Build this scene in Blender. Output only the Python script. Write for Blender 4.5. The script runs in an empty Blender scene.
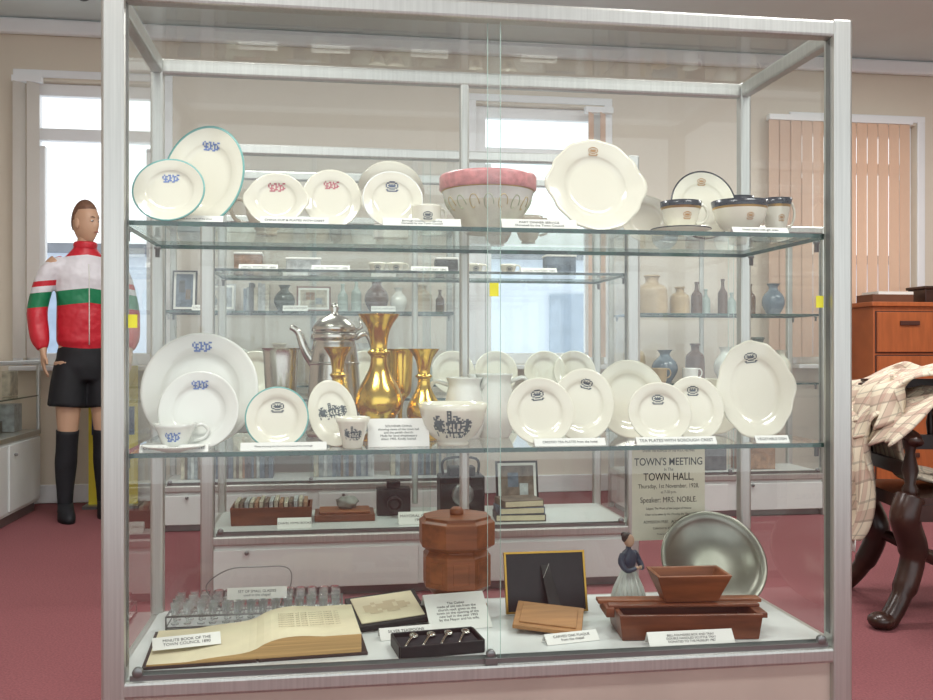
import bpy, math, random
from mathutils import Vector, Matrix
random.seed(4)
PI=math.pi
sc=bpy.context.scene
col=sc.collection
try: sc.view_settings.view_transform='Standard'
except Exception as e: print(e)

# ------------------------------------------------------------ materials
def lin(c):
    return tuple(((v/255)/12.92 if v/255<=0.04045 else ((v/255+0.055)/1.055)**2.4) for v in c)
MATS={}
def mat(name,rgb,rough=0.5,metal=0.0,var=0.08,scale=6.0,bump=0.0,spec=0.5,coat=0.0,stretch=None,rgb2=None,trans=0.0):
    if name in MATS: return MATS[name]
    m=bpy.data.materials.new(name); m.use_nodes=True
    nt=m.node_tree; b=nt.nodes['Principled BSDF']
    c=lin(rgb); c2=lin(rgb2) if rgb2 else tuple(v*(1-var*2) for v in c)
    tc=nt.nodes.new('ShaderNodeTexCoord'); mp=nt.nodes.new('ShaderNodeMapping')
    if stretch: mp.inputs['Scale'].default_value=stretch
    nt.links.new(tc.outputs['Object'],mp.inputs['Vector'])
    n=nt.nodes.new('ShaderNodeTexNoise'); n.inputs['Scale'].default_value=scale; n.inputs['Detail'].default_value=4
    nt.links.new(mp.outputs['Vector'],n.inputs['Vector'])
    r=nt.nodes.new('ShaderNodeValToRGB')
    r.color_ramp.elements[0].position=0.35; r.color_ramp.elements[0].color=(*c2,1)
    r.color_ramp.elements[1].position=0.65; r.color_ramp.elements[1].color=(*c,1)
    nt.links.new(n.outputs['Fac'],r.inputs['Fac']); nt.links.new(r.outputs['Color'],b.inputs['Base Color'])
    b.inputs['Roughness'].default_value=rough; b.inputs['Metallic'].default_value=metal
    b.inputs['Specular IOR Level'].default_value=spec; b.inputs['Coat Weight'].default_value=coat
    b.inputs['Transmission Weight'].default_value=trans
    if bump>0:
        bn=nt.nodes.new('ShaderNodeBump'); bn.inputs['Strength'].default_value=bump; bn.inputs['Distance'].default_value=0.004
        nt.links.new(n.outputs['Fac'],bn.inputs['Height']); nt.links.new(bn.outputs['Normal'],b.inputs['Normal'])
    MATS[name]=m; return m
def pane_glass(name,tint,base=0.04,refl=0.9):
    m=bpy.data.materials.new(name); m.use_nodes=True; nt=m.node_tree
    nt.nodes.remove(nt.nodes['Principled BSDF']); out=nt.nodes['Material Output']
    t=nt.nodes.new('ShaderNodeBsdfTransparent'); t.inputs['Color'].default_value=(*tint,1)
    g=nt.nodes.new('ShaderNodeBsdfGlossy'); g.inputs['Roughness'].default_value=0.01; g.inputs['Color'].default_value=(1,1,1,1)
    lw=nt.nodes.new('ShaderNodeLayerWeight'); lw.inputs['Blend'].default_value=0.5
    p=nt.nodes.new('ShaderNodeMath'); p.operation='POWER'; p.inputs[1].default_value=5
    a=nt.nodes.new('ShaderNodeMath'); a.operation='MULTIPLY_ADD'; a.inputs[1].default_value=refl; a.inputs[2].default_value=base
    mx=nt.nodes.new('ShaderNodeMixShader')
    nt.links.new(lw.outputs['Facing'],p.inputs[0]); nt.links.new(p.outputs[0],a.inputs[0]); nt.links.new(a.outputs[0],mx.inputs['Fac'])
    nt.links.new(t.outputs[0],mx.inputs[1]); nt.links.new(g.outputs[0],mx.inputs[2]); nt.links.new(mx.outputs[0],out.inputs['Surface'])
    MATS[name]=m; return m
def fabric(name,rgb,trl=.5):
    m=bpy.data.materials.new(name); m.use_nodes=True; nt=m.node_tree; out=nt.nodes['Material Output']; b=nt.nodes['Principled BSDF']
    b.inputs['Roughness'].default_value=.85
    w=nt.nodes.new('ShaderNodeTexNoise'); w.inputs['Scale'].default_value=60
    r=nt.nodes.new('ShaderNodeValToRGB'); c=lin(rgb); r.color_ramp.elements[0].color=(*[v*.92 for v in c],1); r.color_ramp.elements[1].color=(*c,1)
    nt.links.new(w.outputs['Fac'],r.inputs['Fac']); nt.links.new(r.outputs[0],b.inputs['Base Color'])
    t=nt.nodes.new('ShaderNodeBsdfTranslucent'); nt.links.new(r.outputs[0],t.inputs['Color'])
    mx=nt.nodes.new('ShaderNodeMixShader'); mx.inputs['Fac'].default_value=trl
    nt.links.new(b.outputs[0],mx.inputs[1]); nt.links.new(t.outputs[0],mx.inputs[2]); nt.links.new(mx.outputs[0],out.inputs['Surface'])
    return m
def emis(name,rgb,s):
    m=bpy.data.materials.new(name); m.use_nodes=True; nt=m.node_tree; b=nt.nodes['Principled BSDF']
    b.inputs['Base Color'].default_value=(*lin(rgb),1); b.inputs['Emission Color'].default_value=(*lin(rgb),1); b.inputs['Emission Strength'].default_value=s
    return m
CHINA=mat('cream_china',(230,227,210),0.14,var=0.02,coat=0.4)
WCHINA=mat('white_china',(229,230,223),0.14,var=0.02,coat=0.4)
TEAL=mat('teal_rim',(112,176,170),0.25); BLACKR=mat('black_rim',(25,25,40),0.2); GOLD=mat('gold_line',(190,150,70),0.3,0.8)
BLUE=mat('blue_transfer',(98,126,190),0.4); RED=mat('red_transfer',(192,108,118),0.4); INK=mat('ink_transfer',(72,80,88),0.4); DBLUE=mat('slate_transfer',(78,94,124),0.4)
GREYI=mat('grey_view_transfer',(90,98,102),0.4,var=.3,scale=120)
ORNG=mat('gilt_transfer',(186,136,70),0.4)
PINK=mat('pink_band',(216,144,144),0.3,var=.14,scale=60)
ALU=mat('brushed_aluminium',(198,199,194),0.36,0.8,var=0.06,scale=3,stretch=(60,60,1))
ALUD=mat('dark_aluminium',(140,141,140),0.35,0.8)
GLASS=pane_glass('cabinet_glass',(0.968,0.985,0.975),0.045,0.9)
SHELFG=pane_glass('shelf_glass',(0.88,0.955,0.92),0.06,0.85)
EDGE=mat('glass_edge_green',(14,72,60),0.12,var=0.4,scale=14,coat=0.5)
EDGEL=mat('glass_edge_pale',(170,200,188),0.2)
BRASS=mat('polished_brass',(230,192,92),0.2,1.0,var=0.08,scale=5)
SILV=mat('old_silver',(206,202,194),0.24,1.0,var=0.08,scale=8)
PEWT=mat('pewter',(150,150,140),0.34,0.9,var=0.1,scale=9)
WOODR=mat('red_brown_wood',(150,88,52),0.4,var=0.2,scale=5,stretch=(1,8,8),bump=0.1)
WOODM=mat('mahogany',(120,66,40),0.35,var=0.22,scale=5,stretch=(1,9,9),bump=0.1)
WOODL=mat('light_wood',(170,122,74),0.5,var=0.15,scale=6,stretch=(1,8,8))
WOODD=mat('dark_oak',(62,36,28),0.3,var=0.25,scale=8,bump=0.2)
CARD=mat('label_card',(232,232,226),0.6,var=0.02)
PAPER=mat('aged_paper',(226,216,184),0.7,var=0.05,scale=12)
POSTP=mat('poster_paper',(216,212,194),0.7,var=0.04,scale=12)
PAGEE=mat('page_edges',(204,166,110),0.7,var=0.15,scale=4,stretch=(1,1,90))
TXT=mat('printed_ink',(46,43,42),0.7)
BLK=mat('black_leatherette',(24,23,25),0.45,var=0.2,scale=30,bump=0.15)
WHITE=mat('white_upvc',(236,238,240),0.35,var=0.01)
MELA=mat('white_melamine',(218,222,220),0.3,var=0.02)
YEL=mat('yellow_sticker',(236,232,60),0.5)

# ------------------------------------------------------------ mesh builder
def T(x,y,z): return Matrix.Translation((x,y,z))
def R(a,ax): return Matrix.Rotation(math.radians(a),4,ax)
def S(x,y,z): return Matrix.Diagonal((x,y,z,1))
def cr(pts,n=6,closed=False):
    P=[Vector(p) for p in pts]; out=[]
    for i in range(len(P)-1):
        a=P[max(i-1,0)];b=P[i];c=P[i+1];d=P[min(i+2,len(P)-1)]
        for k in range(n):
            t=k/n
            out.append(0.5*((2*b)+(c-a)*t+(2*a-5*b+4*c-d)*t*t+(3*b-3*c+d-a)*t**3))
    out.append(P[-1]); return out
class MB:
    def __init__(s): s.v=[];s.f=[];s.mi=[];s.sm=[];s.mats=[]
    def m(s,mt):
        if mt not in s.mats: s.mats.append(mt)
        return s.mats.index(mt)
    def add(s,vs,fs,mt,smooth=False,M=None):
        o=len(s.v)
        for p in vs:
            p=Vector(p); s.v.append(M@p if M else p)
        i=s.m(mt) if not isinstance(mt,list) else None
        for k,f in enumerate(fs):
            s.f.append([o+q for q in f]); s.mi.append(i if i is not None else s.m(mt[k])); s.sm.append(smooth)
        return s
    def box(s,c,d,mt,M=None,top=1.0):
        x,y,z=c;a,b,h=d[0]/2,d[1]/2,d[2]/2
        vs=[(x-a,y-b,z-h),(x+a,y-b,z-h),(x+a,y+b,z-h),(x-a,y+b,z-h),(x-a*top,y-b*top,z+h),(x+a*top,y-b*top,z+h),(x+a*top,y+b*top,z+h),(x-a*top,y+b*top,z+h)]
        return s.add(vs,[(0,3,2,1),(4,5,6,7),(0,1,5,4),(1,2,6,5),(2,3,7,6),(3,0,4,7)],mt,False,M)
    def lathe(s,prof,mt,seg=40,M=None,bands=None,smooth=True):
        vs=[];fs=[];ms=[]
        n=len(prof)
        for r,z in prof:
            r=max(r,1e-5)
            for k in range(seg):
                a=2*PI*(k+(0.5 if not smooth else 0))/seg; vs.append((r*math.cos(a),r*math.sin(a),z))
        for i in range(n-1):
            for k in range(seg):
                k2=(k+1)%seg
                fs.append((i*seg+k,i*seg+k2,(i+1)*seg+k2,(i+1)*seg+k)); ms.append(bands[i] if bands and i in bands else mt)
        return s.add(vs,fs,ms,smooth,M)
    def tube(s,pts,rad,mt,seg=10,M=None,flat=1.0,cap=True,smooth=True):
        P=[Vector(p) for p in pts]; n=len(P)
        if not isinstance(rad,(list,tuple)): rad=[rad]*n
        vs=[];fs=[]; up=Vector((0,0,1)); prev=None
        for i in range(n):
            t=(P[min(i+1,n-1)]-P[max(i-1,0)]).normalized()
            if prev is None:
                ref=up if abs(t.z)<0.9 else Vector((0,1,0))
                nn=t.cross(ref).normalized()
            else:
                nn=(prev-t*prev.dot(t)).normalized()
            prev=nn; bb=t.cross(nn)
            for k in range(seg):
                a=2*PI*k/seg; vs.append(P[i]+(nn*math.cos(a)+bb*math.sin(a)*flat)*rad[i])
        for i in range(n-1):
            for k in range(seg):
                k2=(k+1)%seg; fs.append((i*seg+k,i*seg+k2,(i+1)*seg+k2,(i+1)*seg+k))
        if cap: fs.append(list(range(seg))[::-1]); fs.append([(n-1)*seg+k for k in range(seg)])
        return s.add(vs,fs,mt,smooth,M)
    def rings(s,rs,mt,seg=24,M=None,cap=True,smooth=True,power=2.0):
        vs=[];fs=[]
        for cx,cy,cz,rx,ry in rs:
            for k in range(seg):
                a=2*PI*k/seg; c=math.cos(a); q=math.sin(a); e=2/power
                vs.append((cx+rx*math.copysign(abs(c)**e,c),cy+ry*math.copysign(abs(q)**e,q),cz))
        n=len(rs)
        for i in range(n-1):
            for k in range(seg):
                k2=(k+1)%seg; fs.append((i*seg+k,i*seg+k2,(i+1)*seg+k2,(i+1)*seg+k))
        if cap: fs.append(list(range(seg))[::-1]); fs.append([(n-1)*seg+k for k in range(seg)])
        return s.add(vs,fs,mt,smooth,M)
    def ell(s,c,r,mt,seg=20,M=None,fn=None):
        vs=[];fs=[];nl=max(8,seg//2+2)
        for i in range(nl+1):
            th=PI*i/nl
            for k in range(seg):
                a=2*PI*k/seg; d=Vector((math.sin(th)*math.cos(a),math.sin(th)*math.sin(a),math.cos(th)))
                p=Vector((d.x*r[0],d.y*r[1],d.z*r[2]))
                if fn: p=fn(d,p)
                vs.append(p+Vector(c))
        for i in range(nl):
            for k in range(seg):
                k2=(k+1)%seg; fs.append((i*seg+k,(i+1)*seg+k,(i+1)*seg+k2,i*seg+k2))
        return s.add(vs,fs,mt,True,M)
    def decal(s,bmp,w,fn,mt,M=None):
        rows=len(bmp);cols=max(len(r) for r in bmp);c=w/cols
        for j,row in enumerate(bmp):
            for i,ch in enumerate(row):
                if ch!='#': continue
                x0=-w/2+i*c; y0=(rows/2-j-1)*c
                s.add([fn(x0,y0),fn(x0+c,y0),fn(x0+c,y0+c),fn(x0,y0+c)],[(0,1,2,3)],mt,False,M)
    def xf(s,M): s.v=[M@p for p in s.v]; return s
    def ground(s):
        z=min(p.z for p in s.v); s.v=[p-Vector((0,0,z)) for p in s.v]; return s
    def obj(s,name,loc=(0,0,0),parent=None,bevel=0,ground=False,seg=2):
        if ground: s.ground()
        me=bpy.data.meshes.new(name); me.from_pydata([tuple(p) for p in s.v],[],s.f)
        for mt in s.mats: me.materials.append(mt)
        me.polygons.foreach_set('material_index',s.mi); me.polygons.foreach_set('use_smooth',s.sm); me.update()
        o=bpy.data.objects.new(name,me); o.location=loc; col.objects.link(o)
        if parent: o.parent=parent
        if bevel:
            b=o.modifiers.new('bevel','BEVEL'); b.width=bevel; b.segments=seg; b.limit_method='ANGLE'; b.angle_limit=math.radians(50)
        return o
def empty(name,loc=(0,0,0),rz=0):
    o=bpy.data.objects.new(name,None); o.location=loc; o.rotation_euler=(0,0,math.radians(rz)); o.empty_display_size=0.1; col.objects.link(o); return o
def text(body,size,M,parent,mt=TXT,name='printed_text',align='CENTER',sx=1.0,space=1.0,bold=0):
    cu=bpy.data.curves.new(name,'FONT'); cu.body=body; cu.size=size; cu.align_x=align; cu.align_y='CENTER'; cu.extrude=0.0001; cu.space_line=space; cu.offset=bold
    cu.materials.append(mt); o=bpy.data.objects.new(name,cu); col.objects.link(o); o.parent=parent; o.matrix_local=M@S(sx,1,1); return o

CREST=["...#####...",".##.....##.","#..#.#.#..#","#.#######.#","#..#####..#",".##.....##.","...#####...","##.......##",".#########."]
SCRIPT=[".#..##.#..##","#.##.#.###..","#.#..##.#.#.",".###.#..#.##","..#.###.###.",".####..##..."]
rr=random.Random(7)
def view():
    W_,H_=30,18; g=[['.']*W_ for _ in range(H_)]
    for j in range(H_):
        for i in range(W_):
            tree = max(0, 1-math.hypot((i-5)/5.5,(j-9)/6.0)) + max(0,1-math.hypot((i-26)/4.5,(j-10)/6.0))
            if rr.random()<tree*1.7: g[j][i]='#'
            if 11<=i<=23 and 8<=j<=14: g[j][i]='#' if (i%3==0 or j in(8,14) or rr.random()<.2) else '.'
            if 4<=j<8 and abs(i-17)<=(j-3)*1.7: g[j][i]='#' if rr.random()<.7 else '.'
            if 12<=i<=14 and 1<=j<8: g[j][i]='#' if (i!=13 or j%2) else '.'
            if j>=14: g[j][i]='#' if rr.random()<.45*(1-abs(i-15)/22) else g[j][i]
    return [''.join(r) for r in g]
VIEW=view()

# ------------------------------------------------------------ china
def plate(x,y,z,w,h=None,tilt=12,yaw=0,roll=0,rim=None,emb=None,ec=INK,ey=0.0,ew=0.04,name='china_plate',body=CHINA,scal=0,tabs=False,inner=None,depth=0.17):
    h=h or w; r=w/2
    if emb is not VIEW: ew*=.86
    fr=[(0,.02),(.5,.02),(.6,.03),(.66,.075),(.68,.09),(.8,depth*.72),(.9,depth*.9),(.93,depth*.9+.008),(.955,depth),(1.0,depth+.005)]
    pr=fr+[(1.0,depth-.03),(.72,.03),(.6,-.005),(.56,-.03),(.52,-.03),(.5,-.005),(0,-.005)]
    bands={}
    if rim: bands[8]=rim; bands[9]=rim
    mb=MB(); L=S(r,r*h/w,r)
    seg=64
    mb.lathe(pr,body,seg,L,bands)
    if scal or tabs:
        for i,p in enumerate(mb.v):
            a=math.atan2(p.y*w/h,p.x); q=math.hypot(p.x,p.y*w/h)/r
            if q>.7:
                t=(q-.7)/.3; k=1
                if scal: k+=.018*t*math.cos(a*scal)
                if tabs:
                    da=min(abs(a),abs(abs(a)-PI)); k+=.085*t*math.exp(-(da/.3)**4)
                mb.v[i]=Vector((p.x*k,p.y*(1+(k-1)*.6),p.z))
    def zz(px,py):
        q=math.hypot(px,py*w/h)/r
        for (a,za),(b,zb) in zip(fr,fr[1:]):
            if a<=q<=b: return r*(za+(zb-za)*(q-a)/(b-a))
        return r*fr[-1][1]
    if emb: mb.decal(emb,ew,lambda a,b:(a,b+ey*h/2,zz(a,b+ey*h/2)+.0009),ec)
    mb.xf(R(yaw,'Z')@R(90-tilt,'X')@R(roll,'Z'))
    return mb.obj(name,(x,y,z),ground=True)
def interp(pr,z):
    for (a,za),(b,zb) in zip(pr,pr[1:]):
        if min(za,zb)<=z<=max(za,zb) and zb!=za: return a+(b-a)*(z-za)/(zb-za)
    return pr[0][0]
def cup(x,y,z,r,h,name='teacup',body=CHINA,band=None,ha=0,handle=True,dec=None,dc=INK,dw=.04,da=0,shape='cup',band2=None,gold=False,dz=.5):
    if shape=='cup': o=[(.48,0),(.5,.05),(.46,.08),(.66,.2),(.84,.45),(.93,.75),(1,.82),(1.02,1)]
    elif shape=='can': o=[(.8,0),(.86,.03),(.92,.2),(.95,.5),(.96,.92),(.98,1)]
    elif shape=='bowl': o=[(.45,0),(.46,.07),(.42,.1),(.66,.24),(.85,.5),(.93,.76),(.95,.82),(1,1)]
    elif shape=='taper': o=[(.5,0),(.55,.04),(.62,.25),(.74,.5),(.87,.78),(.91,.84),(1,1)]
    o=[(a*r,b*h) for a,b in o]
    k=len(o); t=r*.05
    inn=[(a-t,max(b,h*.12)) for a,b in reversed(o[2:])]
    pr=[(0,0.001)]+o+inn+[(0,h*.12)]
    bands={}
    if band: bands[k-1]=band
    if gold: bands[k-2]=GOLD
    mb=MB(); mb.lathe(pr,body,40,None,bands)
    if handle:
        H=cr([(r*.88,0,h*.86),(r*1.25,0,h*.93),(r*1.5,0,h*.68),(r*1.3,0,h*.4),(r*.82,0,h*.3)],5)
        mb.tube(H,r*.085,body,8,R(ha,'Z'))
    if dec:
        def f(a,b):
            zc=min(h*.97,max(h*.1,h*dz+b)); q=interp(o,zc)+.0009; an=-PI/2+math.radians(da)+a/r
            return (q*math.cos(an),q*math.sin(an),zc)
        mb.decal(dec,dw,f,dc)
    return mb.obj(name,(x,y,z),ground=True)
def saucer(x,y,z,r,name='saucer',rim=None,body=CHINA):
    mb=MB(); pr=[(0,.0),(.5,0),(.55,.02),(.98,.16),(1,.18),(.97,.2),(.55,.07),(.48,.05),(0,.05)]
    mb.lathe([(a*r,b*r) for a,b in pr],body,40,None,{4:rim,3:rim} if rim else None)
    return mb.obj(name,(x,y,z),ground=True)
def label(x,y,z,w,h=.03,txt='CHINA TEA WARE\nfrom the town collection',yaw=0,tilt=35,size=None,name='label_card',n=2):
    e=empty(name,(x,y,z),yaw)
    mb=MB(); M=T(0,0,0)@R(90-tilt,'X')
    mb.box((0,h/2,0),(w,h,.0012),CARD,M)
    a=M@Vector((0,h,0)); 
    mb.add([(-w/2,a.y,a.z),(w/2,a.y,a.z),(w/2,a.y+h*.4,.0005),(-w/2,a.y+h*.4,.0005)],[(0,1,2,3)],CARD)
    mb.obj('card',parent=e)
    nl=txt.count('\n')+1
    sz=size or min(h*.62/nl, w/(max(len(t) for t in txt.split('\n'))*.62))
    text(txt,sz,M@T(0,h/2,.0012),e)
    return e

# ------------------------------------------------------------ display cabinets
def cabinet(name,x0,x1,y0,y1,shelves,base_mat,top=1.828,deck=.258,midback=True,split=None,doors=False,pw=.052):
    e=empty(name,(x0,y0,0)); W=x1-x0; D=y1-y0
    f=MB()
    for (px,py,s_) in ((pw/2,pw/2,pw),(W-pw/2,pw/2,pw),(.02,D-.02,.036),(W-.02,D-.02,.036)):
        f.box((px,py,(top)/2),(s_,s_,top),ALU)
    rh=.042; rz=top-.003-rh/2
    for yy,t_ in ((.024,.042),(D-.02,.032)):
        f.box((W/2,yy,rz),(W-.06,t_,rh),ALU)
        f.box((W/2,yy,deck-.022),(W-.06,t_,.038),ALU)
    for xx in (.022,W-.022):
        f.box((xx,D/2,rz),(.032,D-.08,rh),ALU); f.box((xx,D/2,deck-.022),(.032,D-.08,.038),ALU)
    if midback: f.box((W/2,D-.022,(top+deck)/2-.01),(.028,.026,top-deck-.05),ALU)
    f.obj('frame',parent=e,bevel=.007)
    tk=MB()
    for xx in (pw-.002,W-pw+.002): tk.box((xx,.026,(top+deck)/2),(.006,.02,top-deck-.06),ALUD)
    tk.box((W/2,.014,deck+.003),(W-.12,.003,.012),ALUD); tk.box((W/2,.044,deck+.003),(W-.12,.003,.012),ALUD); tk.obj('door_track',parent=e)
    g=MB()
    sp=split if split else W/2
    def quad(a,b,c,d,m=GLASS): g.add([a,b,c,d],[(0,1,2,3)],m)
    zb,zt=deck,top-.04
    quad((pw,.022,zb),(sp+.014,.022,zb),(sp+.014,.022,zt),(pw,.022,zt))
    quad((sp-.014,.034,zb),(W-pw,.034,zb),(W-pw,.034,zt),(sp-.014,.034,zt))
    g.box((sp+.0145,.022,(zb+zt)/2),(.0012,.003,zt-zb),EDGEL); g.box((sp-.0145,.034,(zb+zt)/2),(.0012,.003,zt-zb),EDGEL)
    quad((.03,D-.02,zb),(W-.03,D-.02,zb),(W-.03,D-.02,zt),(.03,D-.02,zt))
    quad((.02,.03,zb),(.02,D-.03,zb),(.02,D-.03,zt),(.02,.03,zt)); quad((W-.02,.03,zb),(W-.02,D-.03,zb),(W-.02,D-.03,zt),(W-.02,.03,zt))
    quad((.03,.03,top-.02),(W-.03,.03,top-.02),(W-.03,D-.03,top-.02),(.03,D-.03,top-.02))
    g.obj('glass_panels',parent=e)
    for z in shelves:
        s=MB(); a,b,c,d=.03,W-.03,.055,D-.042; t=.011
        s.add([(a,c,z),(b,c,z),(b,d,z),(a,d,z)],[(0,1,2,3)],SHELFG)
        for q,r_ in (((a,c),(b,c)),((b,c),(b,d)),((b,d),(a,d)),((a,d),(a,c))):
            s.add([(*q,z-t),(*r_,z-t),(*r_,z),(*q,z)],[(0,1,2,3)],EDGE)
        for xx in (a+.004,b-.004):
            for yy in (c+.06,d-.06):
                s.lathe([(0,-.03),(.006,-.03),(.006,-.008),(.009,-.008),(.009,-.001),(0,-.001)],ALUD,12,T(xx,yy,z-t))
        s.obj('glass_shelf',parent=e)
    b=MB(); b.box((W/2,D/2,deck-.01),(W-.05,D-.05,.018),MELA)
    b.box((W/2,D/2,(deck-.04)/2+.02),(W-.034,D-.034,deck-.08),base_mat)
    b.box((W/2,D/2,.02),(W-.08,D-.08,.04),ALUD)
    if doors:
        for k in range(2):
            b.box((W*(.25+.5*k),.011,.12),(W*.46,.012,.16),base_mat)
            b.tube([(W*(.1+.5*k),.004,.19),(W*(.1+.5*k),-.015,.19)],.009,ALUD,10)
    b.obj('base_plinth',parent=e,bevel=.003)
    k=MB()
    k.lathe([(0,0),(.011,0),(.011,.012),(.008,.014),(0,.014)],ALUD,20,T(sp-.01,.021,deck+.02)@R(90,'X'))
    for xx in (pw+.025,W-pw-.025): k.lathe([(0,0),(.012,0),(.012,.012),(.006,.014),(0,.014)],ALUD,20,T(xx,.021,deck+.016)@R(90,'X'))
    k.box((sp-.01,.008,deck+.005),(.03,.008,.016),ALUD)
    k.obj('lock',parent=e,bevel=.001)
    return e
PANEL=mat('base_panel_laminate',(200,186,174),0.25,0.2,var=.04)
S1,S2,DK=1.297,.763,.258
cabinet('display_cabinet',-.507,1.293,0,.6,[S1,S2],PANEL,split=.893)
cabinet('display_cabinet',-.513,1.298,1.64,2.24,[1.33,.8],MELA,doors=True)
cabinet('display_cabinet',1.75,3.0,3.1,3.6,[1.22,.8],MELA,doors=True,top=1.75)
cabinet('display_cabinet',-.95,.75,3.1,3.6,[1.22,.8],MELA,doors=True,top=1.75)
def sticker(x,y,z,w=.022,h=.032,name='yellow_sticker'):
    MB().box((0,0,0),(w,.0008,h),YEL).obj(name,(x,y,z))
sticker(.385,.0205,1.144); sticker(-.442,.0205,1.065,.02,.03); sticker(1.222,.0325,1.122,.02,.03)

# ------------------------------------------------------------ SHELF 1
Z=S1+.0003
plate(-.305,.19,Z,.20,.262,12,-10,-8,rim=TEAL,emb=SCRIPT,ec=BLUE,ey=.62,ew=.05,name='oval_china_platter')
plate(-.372,.09,Z,.168,.155,14,-6,rim=TEAL,emb=SCRIPT,ec=BLUE,ey=.42,ew=.046)
plate(-.130,.13,Z,.145,.135,14,-4,emb=SCRIPT,ec=RED,ey=.5,ew=.048,tabs=True)
plate(.002,.15,Z,.145,.152,14,4,emb=SCRIPT,ec=RED,ey=.5,ew=.044)
cup(-.165,.3,Z,.06,.1,ha=180,name='china_bowl',shape='bowl')
def pstand(x,y,z,h=.05,w=.09):
    mb=MB(); mb.box((0,0,h/2),(w,.05,h),CARD); mb.box((0,-.024,h+.004),(w,.004,.008),CARD); mb.obj('plate_stand',(x,y,z),bevel=.002)
pstand(.158,.32,Z,.035)
plate(.158,.33,Z+.035,.18,None,14,3)
plate(.150,.13,Z,.15,.148,14,3,emb=CREST,ec=DBLUE,ey=.5,ew=.036,rim=WCHINA)
cup(.232,.11,Z,.038,.056,name='china_mug',ha=25,dec=CREST,dc=INK,dw=.024,shape='can',handle=True)
def pinkbowl(x,y,z):
    m=mat('green_scroll_glaze',(220,218,198),0.25,var=.05,scale=30)
    o=[(.04,0),(.06,.0),(.062,.012),(.085,.035),(.108,.07),(.117,.098),(.120,.1),(.124,.104),(.124,.132),(.121,.137)]
    pr=[(0,.002)]+o+[(.115,.136),(.108,.1),(.08,.04),(0,.02)]
    mb=MB(); mb.lathe(pr,m,48,None,{7:PINK,8:PINK,9:PINK,6:GOLD,5:WCHINA})
    sc_=mat('sage_scroll',(176,184,150),.4); sg2=mat('ochre_scroll',(198,176,118),.4)
    for k in range(18):
        a0=2*PI*k/18
        pts=[]
        for i in range(18):
            t=i/17; th=t*5.2; rad=.15*(1-t*.8); an=a0+rad*math.cos(th); zz=.058+.028*(1-t*.8)*math.sin(th)*1.0
            pts.append(((interp(o,zz)+.0006)*math.cos(an),(interp(o,zz)+.0006)*math.sin(an),zz))
        mb.tube(pts,.0011,sc_ if k%2 else sg2,5)
    mb.xf(S(1,1,1.06)); mb.obj('pink_rimmed_bowl',(x,y,z),ground=True)
pinkbowl(.397,.18,Z)
cup(.545,.38,Z,.04,.075,ha=0,shape='cup'); cup(.47,.45,Z,.045,.06,shape='bowl',name='sugar_bowl',handle=False)
plate(.668,.15,Z,.25,.248,13,4,emb=CREST,ec=ORNG,ey=.76,ew=.03,scal=12,tabs=True,name='scalloped_cake_plate')
plate(.87,.34,Z,.15,.14,14,0)
plate(1.0,.25,Z,.18,.195,12,-6,rim=BLACKR,emb=CREST,ec=ORNG,ey=.7,ew=.026)
saucer(.895,.135,Z,.078,rim=BLACKR); cup(.895,.135,Z+.0048,.052,.08,ha=8,band=BLACKR,gold=True,dec=CREST,dc=ORNG,dw=.024,shape='cup',dz=.5)
cup(1.058,.14,Z,.074,.09,name='soup_bowl',handle=False,band=BLACKR,gold=True,shape='bowl',dec=CREST,dc=ORNG,dw=.022,dz=.5)
cup(1.14,.33,Z,.045,.135,name='china_beaker',handle=False,band=BLACKR,shape='taper')
cup(1.184,.19,Z,.042,.108,ha=15,band=BLACKR,gold=True,dec=CREST,dc=ORNG,dw=.022,shape='taper',dz=.5)
label(-.325,.075,Z,.15,.022,'Tea plate with blue crest of the town'); label(-.085,.075,Z,.16,.024,'CHINA CUP & PLATES WITH CREST')
label(.218,.068,Z,.19,.026,'Borough Crested Tea Service\nDonated by the Town Council'); label(.51,.075,Z,.19,.032,'PART DINNER SERVICE\nDonated by the Town Council')
label(1.08,.062,Z,.15,.018,'Hotel ware with gilt crest')

# ------------------------------------------------------------ SHELF 2
Z=S2+.0003
plate(-.318,.22,Z,.285,None,12,-4,emb=SCRIPT,ec=BLUE,ey=.76,ew=.056,body=WCHINA)
plate(-.312,.14,Z,.19,None,13,-4,emb=SCRIPT,ec=BLUE,ey=.66,ew=.046,body=WCHINA)
saucer(-.362,.1,Z,.078,body=WCHINA); cup(-.362,.1,Z+.0045,.05,.06,ha=10,dec=SCRIPT,dc=BLUE,dw=.044,shape='taper',body=WCHINA)
plate(-.128,.13,Z,.152,None,14,-2,rim=TEAL,emb=CREST,ec=INK,ey=.35,ew=.036)
plate(.004,.17,Z,.118,.168,14,0,12,emb=VIEW,ec=GREYI,ey=.1,ew=.072,name='oval_china_dish')
cup(.052,.10,Z,.043,.075,dec=VIEW,dc=GREYI,dw=.06,shape='taper',name='sugar_mug',handle=False,dz=.52)
cup(.302,.14,Z,.088,.105,dec=VIEW,dc=GREYI,dw=.12,shape='bowl',name='large_china_bowl',handle=False,dz=.55,da=-10)
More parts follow.
